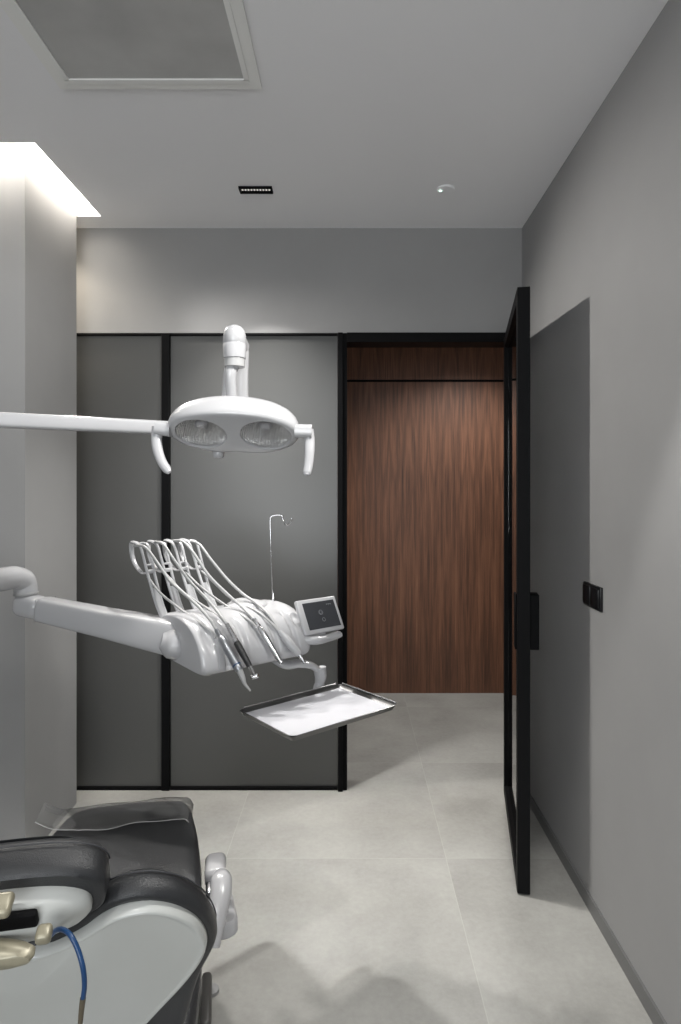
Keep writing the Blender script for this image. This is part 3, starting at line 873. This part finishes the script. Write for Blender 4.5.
# pivot cylinder on top in front, with a grey ring, and the thin rod down to the head
cyl = at(234.6, 345, 1.69)
zt = at(0, 325, 1.69).z; zb = at(0, 358.5, 1.69).z; zr = at(0, 367, 1.69).z
b = lathe(bmesh.new(), [(.0, 0), (.010, -.001), (.021, -.007), (.028, -.017), (.0305, -.03), (.0315, -.05), (.0308, -.051), (.0308, -.053), (.0315, -.054), (.0300, zb-zt)], (cyl.x, cyl.y, zt), (0, 0, 1), 36)
part('pivot_cap', b, M['white'], lm)
part('pivot_ring', lathe(bmesh.new(), [(.0275, zb-zt), (.0280, zr-zt), (.024, zr-zt-.001)], (cyl.x, cyl.y, zt), (0, 0, 1), 36), M['clearring'], lm, 'grey translucent ring')
part('pivot_bridge', T([V((cyl.x, cyl.y, zt-.032)), V((cyl.x+.004, cyl.y+.06, zt-.045))], [.027, .026], seg=20, sub=4), M['white'], lm)
part('suspension_rod', T([V((cyl.x-.004, cyl.y, zr+.004)), V((cyl.x-.010, cyl.y-.005, zr-.03)), LP(-.010, -.02, .075)], [.017, .0155, .014], seg=18, sub=6), M['white'], lm)
part('head_hub', lathe(bmesh.new(), [(.032, -.012), (.030, .0), (.022, .006), (.015, .008)], LP(-.008, -.018, .097), tuple(-nf), 28), M['white'], lm)

# ================================================================== DENTAL CHAIR
yaw = math.radians(12)
cv = V((-math.sin(yaw), math.cos(yaw), 0)); cu = V((math.cos(yaw), math.sin(yaw), 0))
CO = V((-.455, .83, 0))
def C(u, v, z): return CO+cu*u+cv*v+UZ*z
dc = thing('dental_chair', 'charcoal leather dental chair with pale shell back, raised with its headrest towards us', 'dental chair', C(0, .7, 0))
beta = math.radians(27)
wv = (-cv*math.sin(beta)+UZ*math.cos(beta)); mv = (-cv*math.cos(beta)-UZ*math.sin(beta))
P0 = at(150, 906, .86)
# origin of backrest plane on the chair axis
BOr = P0-cu*((P0-CO).dot(cu))
def ray_uw(px, py, off=0.0):
    d = V(((px-VX)/F, 1, -(py-VY)/F)); o = V((0, 0, CZ)); pc = BOr-mv*off
    t = (pc-o).dot(mv)/d.dot(mv); p = o+d*t
    return ((p-pc).dot(cu), (p-pc).dot(wv))
def Q(u, w, d): return BOr+cu*u+wv*w-mv*d       # d>0: towards the sitter
def outline_from(px_pts, off, tail, n=160):
    R = [ray_uw(x, y, off) for x, y in px_pts]+tail       # right half, top centre -> bottom centre
    R = [(max(0, u), w) for u, w in R]
    Lh = [(-u, w) for u, w in reversed(R[1:-1])]
    pts = spline_closed([V((u, w, 0)) for u, w in R+Lh], 6)
    return [(p.x, p.y) for p in resample(pts, n)]
def pillow(layers, outline, fn, center):
    rr = []
    n = len(outline)
    for (ins, sc, d) in layers:
        ring = []
        for i in range(n):
            x0, y0 = outline[i-1]; x2, y2 = outline[(i+1) % n]; x, y = outline[i]
            tx, ty = x2-x0, y2-y0; l = math.hypot(tx, ty) or 1; nx, ny = ty/l, -tx/l
            if nx*(x-center[0])+ny*(y-center[1]) < 0 and ins != 0 and False: nx, ny = -nx, -ny
            x, y = x-nx*ins*ORI, y-ny*ins*ORI
            x = center[0]+(x-center[0])*sc; y = center[1]+(y-center[1])*sc
            ring.append(fn(x, y, d))
        rr.append(ring)
    return loft(bmesh.new(), rr)
def orient(outline):
    s = 0
    for i in range(len(outline)):
        x0, y0 = outline[i-1]; x1, y1 = outline[i]; s += x0*y1-x1*y0
    return 1 if s > 0 else -1
shell_px = [(2, 957), (40, 951), (75, 937), (108, 917), (130, 909.5), (152, 906.5), (177, 911), (197, 922), (206.5, 938), (203, 954), (187, 977), (163, 1003), (140, 1027)]
so = outline_from(shell_px, 0, [(.115, -.36), (.09, -.46), (0, -.49)])
# push the centre points onto the axis
ORI = orient(so); cen = (0, -.16)
# shell: lip, then recessed face
part('back_shell', pillow([(0, 1, .012), (-.001, 1, .002), (.001, 1, -.006), (.0035, 1, -.008), (.006, 1, -.008), (.009, 1, -.006), (.0, .95, -.006), (0, .7, -.008), (0, .4, -.011), (0, .1, -.012)], so, Q, cen), M['shell'], dc, 'pale grey glossy shell', angle=50)
lo = [(.0, .0)]
# leather back: shell outline grown, wider towards the waist
lpx = [(2, 945), (40, 940), (70, 925), (100, 903), (125, 893), (152, 890), (182, 896), (205, 912), (215.5, 934), (209, 952), (201, 967), (193, 990), (181, 1027)]
lo = outline_from(lpx, .014, [(.17, -.42), (.15, -.52), (0, -.55)])
ORI = orient(lo)
part('back_cushion', pillow([(0, .2, .010), (0, .9, .010), (.012, 1, .008), (.004, 1, .006), (.0, 1, .010), (-.003, 1, .02), (-.002, 1, .034), (.004, 1, .045), (.013, 1, .053), (.026, 1, .058), (0, .80, .060), (0, .5, .055), (0, .1, .052)], lo, Q, cen), M['leather'], dc, angle=60)
# piping seam round the top of the cushion
sp = [Q(x*1.003, y+.002, .040) for x, y in lo if y > -.30]
k_ = max(range(len(sp)), key=lambda i: (sp[i]-sp[i-1]).length)
sp = sp[k_:]+sp[:k_]
part('stitching', T(sp, .0011, seg=6, smooth=False), M['stitch'], dc, 'fine stitched seam')
# seat and leg rest
def zf(v): return interp([(.2, .47), (.4, .475), (.75, .515), (.95, .514), (1.10, .507), (1.19, .492)], v)
so2 = []
prof_w = [(.22, .20), (.30, .225), (.45, .235), (.60, .232), (.75, .226), (.90, .214), (1.02, .198), (1.10, .184), (1.145, .168), (1.170, .142), (1.182, .09), (1.187, 0)]
R = [(0, .20)]+[(w_, v_) for v_, w_ in prof_w[:-1]]+[(0, 1.187)]
pts = spline_closed([V((u, v, 0)) for u, v in R+[(-u, v) for u, v in reversed(R[1:-1])]], 6)
so2 = [(p.x, p.y) for p in resample(pts, 160)]
ORI = orient(so2)
seatf = lambda u, v, d: C(u, v, zf(v)-d)
part('seat', pillow([(0, .1, .004), (0, .5, .003), (0, .82, .001), (.020, 1, .0), (.010, 1, .004), (.003, 1, .012), (0, 1, .024), (.002, 1, .045), (.010, 1, .062), (0, .9, .064), (0, .2, .064)], so2, seatf, (0, .7)), M['leather'], dc, angle=60)
part('seat_shell', pillow([(.014, 1, .062), (.012, 1, .075), (.03, 1, .10), (0, .72, .125), (0, .3, .13)], so2, seatf, (0, .7)), M['white'], dc, angle=50)
# clear film over the foot end
film = []
bm = bmesh.new(); NU, NV = 44, 16
grid = []
for i in range(NU+1):
    u = -.250+i/NU*(.250+.190); row = []
    vlow = .985+.009*math.sin(u*19)+.004*math.sin(u*47+1)+(.05*max(0, (-u-.12)/.14))
    for j in range(NV+1):
        t = j/NV
        vtop = 1.193-.9*max(0, abs(u)-.12)**2*3
        v = vlow+(max(vtop, vlow+.05)-vlow)*t
        z = zf(min(v, 1.17))+.005+.002*math.sin(u*40+v*25)
        if t < .12: z += .0035*math.cos(t/.12*1.57)
        if t > .93: z -= .03*(t-.93)/.07
        if u < -.20: z += .10*((-u-.20)/.062)**1.3*(.25+.75*t)*.5
        if u > .170: z -= .02*((u-.170)/.019)**2
        row.append(bm.verts.new(C(u, v, z)))
    grid.append(row)
EDGE = [tuple(row[0].co) for row in grid]
for i in range(NU):
    for j in range(NV): bm.faces.new((grid[i][j], grid[i+1][j], grid[i+1][j+1], grid[i][j+1]))
bm.normal_update(); bmesh.ops.solidify(bm, geom=list(bm.faces), thickness=.0006)
fl = link('foot_cover', bm, M['film'])
tag(fl, 'clear plastic film laid over the chair\'s foot end', 'plastic cover')
# bead along the film's wavy lower edge (part of the film)
edge = [V(v) for v in EDGE]
bd = part('film_edge', T(edge, .0011, seg=6, sub=3), M['clearring'], fl, 'pale wavy edge of the film')

# headrest -----------------------------------------------------------------
bh = math.radians(24)
hw = (-cv*math.sin(bh)+UZ*math.cos(bh)); hm_ = (-cv*math.cos(bh)-UZ*math.sin(bh))
HO = C(-.025, -.02, .985)
HO = at(2, 908, .80)
def Hq(x, y, d): return HO+cu*x+hw*y-hm_*d
def sup(a, b_, e, n=96):
    o_ = []
    for i in range(n):
        th = 2*math.pi*i/n; c, s = math.cos(th), math.sin(th)
        o_.append((a*math.copysign(abs(c)**e, c), b_*math.copysign(abs(s)**e, s)))
    return o_
ho = sup(.125, .054, .66)
ORI = orient(ho)
part('headrest_cushion', pillow([(0, .1, .004), (0, .86, .004), (.006, 1, .002), (.001, 1, .006), (0, 1, .018), (-.001, 1, .036), (.003, 1, .050), (.010, 1, .060), (.020, 1, .065), (0, .75, .067), (0, .4, .064), (0, .1, .062)], ho, Hq, (0, 0)), M['leather'], dc, angle=60)
hs = sup(.108, .041, .80)
hsp = [Hq(x*1.002, y+.0022, .044) for x, y in ho if y > .005]
part('stitching', T(hsp, .0010, seg=6, smooth=False), M['stitch'], dc, 'fine stitched seam')
ORI = orient(hs)
part('headrest_shell', pillow([(0, 1, .006), (0, 1, -.002), (.003, 1, -.007), (0, .92, -.012), (0, .75, -.021), (0, .5, -.029), (0, .25, -.033), (0, .05, -.034)], hs, lambda x, y, d: Hq(x, y-.012, d), (0, 0)), M['shell'], dc, 'pale glossy dish', angle=60)
# mechanism
b = obox(bmesh.new(), at(-42, 911, .742), cu, hw, hm_, (.12, .014, .03), .006, 3)
part('headrest_bracket', b, M['beige'], dc, 'beige cast metal bracket')
b = obox(bmesh.new(), at(-28, 926, .765), cu, hw, hm_, (.150, .024, .012), .004, 2)  # solid black block stands in for shade inside the open gap
part('bracket_gap_shade', b, M['black'], dc, 'black stand-in for the shaded gap')
b = lathe(bmesh.new(), [(.040, 0), (.047, .004), (.049, .012), (.047, .020), (.038, .024), (0, .026)], at(-12, 944, .772), (0, -.93, -.36), 40, sx=1.30, sy=.32)
part('bracket_knob', b, M['beige'], dc, 'oval beige knob')
part('bracket_lug', obox(bmesh.new(), at(44, 934, .752), cu, hw, hm_, (.018, .016, .02), .005, 3), M['beige'], dc, 'beige lug')
part('headrest_bar', obox(bmesh.new(), (Hq(-.03, -.055, .012)), cu, hw, hm_, (.05, .06, .014), .004, 2), M['steel'], dc)
# blue hose
part('blue_hose', T([at(50, 936, .80), at(57, 930, .785), at(64, 930, .775), at(71, 936, .765), at(78, 950, .76), at(83, 968, .755), at(84.5, 985, .755), at(83, 999, .755)], .0031, seg=12, sub=8), M['blue'], dc, 'blue hose')
part('hose_end', T([at(83, 998, .755), at(81.5, 1010, .755), at(80, 1026, .755)], [.0036, .0033, .0028], seg=12, sub=5), M['brown'], dc, 'brown hose end')

# side bracket / folded armrest
b = bmesh.new()
obox(b, C(.262, .765, .49), cu, cv, UZ, (.055, .10, .050), .018, 4)
part('armrest_end', b, M['white'], dc)
part('armrest_link', obox(bmesh.new(), C(.263, .72, .475), cu, cv, UZ, (.050, .09, .035), .008, 3), M['steel'], dc, 'steel link')
b = bmesh.new()
tube(b, [C(.276, .715, .505), C(.276, .68, .513), (C(.274, .645, .495)), C(.264, .61, .46), C(.254, .58, .42)], [.020, .0265, .026, .023, .018], seg=24, sub=6, flat=.8)
part('armrest_pad', b, M['white'], dc)
b = bmesh.new()
rr = []
for z_, ins in ((.395, .006), (.40, 0), (.427, 0), (.435, .006)):
    o2 = []
    for i in range(33):
        a = math.pi+math.pi*i/32
        o2.append(C(.280+(.036-ins)*math.cos(a), .66+(.030-ins)*math.sin(a), z_))
    o2 += [C(.280+.020-ins, .80-ins, z_), C(.280-.030+ins, .80-ins, z_)]
    rr.append(o2)
part('armrest_bracket', loft(b, rr), M['white'], dc)
part('armrest_bracket_arm', T([C(.27, .70, .415), C(.20, .70, .41), C(.12, .68, .40)], .018, seg=14), M['white'], dc)
# pedestal and base
b = bmesh.new()
rr = []
for (z_, hu, hv0, hv1) in ((.0, .210, .12, 1.0), (.05, .210, .12, 1.0), (.062, .19, .15, .97), (.085, .15, .30, .85), (.12, .125, .38, .78), (.30, .115, .42, .74), (.375, .13, .40, .80), (.385, .12, .41, .79)):
    ring = []
    for i in range(48):
        th = 2*math.pi*i/48; c, s = math.cos(th), math.sin(th)
        ring.append(C(hu*math.copysign(abs(c)**.45, c), (hv0+hv1)/2+(hv1-hv0)/2*math.copysign(abs(s)**.45, s), z_))
    rr.append(ring)
part('pedestal', loft(b, rr), M['white'], dc)
part('back_hinge', obox(bmesh.new(), C(0, .26, .43), cu, cv, UZ, (.16, .22, .07), .02, 3), M['seam'], dc)

# foot pedal on the floor
fp = thing('foot_pedal', 'dark grey foot pedal on the floor beside the chair base', 'foot pedal', C(.27, .90, 0))
part('pedal_body', obox(bmesh.new(), C(.235, .90, .030), cu, cv, UZ, (.030, .19, .06), .012, 3), M['pedal'], fp)
part('pedal_cap', lathe(bmesh.new(), [(.022, 0), (.023, .004), (.022, .010), (.01, .014)], C(.248, .985, .0), (0, 0, 1), 24), M['seam'], fp)

# ================================================================== LIGHTS
def area(name, loc, size, energy, rot=(0, 0, 0), col=(1, 1, 1), spread=180, sy=None):
    l = bpy.data.lights.new(name, 'AREA'); l.energy = energy; l.color = col
    if sy: l.shape = 'RECTANGLE'; l.size = size; l.size_y = sy
    else: l.shape = 'DISK'; l.size = size
    l.spread = math.radians(spread)
    o = bpy.data.objects.new(name, l); COL.objects.link(o); o.location = loc; o.rotation_euler = rot
    return o
def spot(name, loc, energy, ang, blend=.3, size=.02, tgt=None, col=(1, .985, .955)):
    l = bpy.data.lights.new(name, 'SPOT'); l.energy = energy; l.color = col
    l.spot_size = math.radians(ang); l.spot_blend = blend; l.shadow_soft_size = size
    o = bpy.data.objects.new(name, l); COL.objects.link(o); o.location = loc
    if tgt is not None:
        o.rotation_euler = (V(tgt)-V(loc)).to_track_quat('-Z', 'Y').to_euler()
    return o
area('linear_downlight_beam', (dlx, dly, H-.012), .11, 11, col=(1, .985, .955), spread=82, sy=.014)
spot('slot_beam', (-1.25, 2.86, H-.012), 120, 84, .7, .035, (-1.25+1, 2.86-.42, H-.012-.86), (1, .97, .93))
spot('ceiling_spot_right', (.47, 1.15, H-.03), 80, 62, .35, .03)
spot('ceiling_spot_chair', (-.30, 1.15, H-.03), 20, 70, .5, .03)
spot('ceiling_spot_rear', (-.7, -.5, H-.03), 35, 120, .6, .04)
spot('ceiling_spot_rear_right', (.3, -1.2, H-.03), 30, 120, .6, .04)
spot('pier_fill_spot', (.60, .95, H-.06), 180, 56, .6, .12, (-1.31, 2.75, 1.3))  # added fill lamp out of view, brightens the pier's side face
spot('recess_light', (-1.72, 3.03, H-.05), 38, 150, .4, .03, None, (1, .88, .70))
area('rear_fill_light', (-.7, YB-.15, 1.7), 1.9, 58, rot=(math.radians(90), 0, 0), col=(.95, .98, 1), sy=1.5)  # added fill lamp outside the invented rear opening, lifts walls and ceiling
spot('corridor_spot', (-.75, 3.45, H-.03), 60, 110, .5, .03)
spot('corridor_spot_far', (.9, 3.75, H-.03), 85, 130, .6, .05)

w = bpy.data.worlds.new('world'); scn.world = w; w.use_nodes = True
bg = w.node_tree.nodes['Background']; bg.inputs['Color'].default_value = (.75, .85, 1, 1); bg.inputs['Strength'].default_value = .6

# ================================================================== CAMERA
cam = bpy.data.cameras.new('camera'); co = bpy.data.objects.new('camera', cam); COL.objects.link(co)
co.location = (0, 0, CZ); co.rotation_euler = (math.radians(90), 0, 0)
cam.sensor_fit = 'AUTO'; cam.sensor_width = 36; cam.lens = F/1024*36
cam.shift_x = -(VX-340.5)/1024; cam.shift_y = -(512-VY)/1024
cam.clip_start = .02
scn.camera = co
scn.view_settings.view_transform = 'Standard'; scn.view_settings.look = 'None'
scn.view_settings.exposure = 0.22; scn.view_settings.gamma = 1
scn.view_settings.use_curve_mapping = False
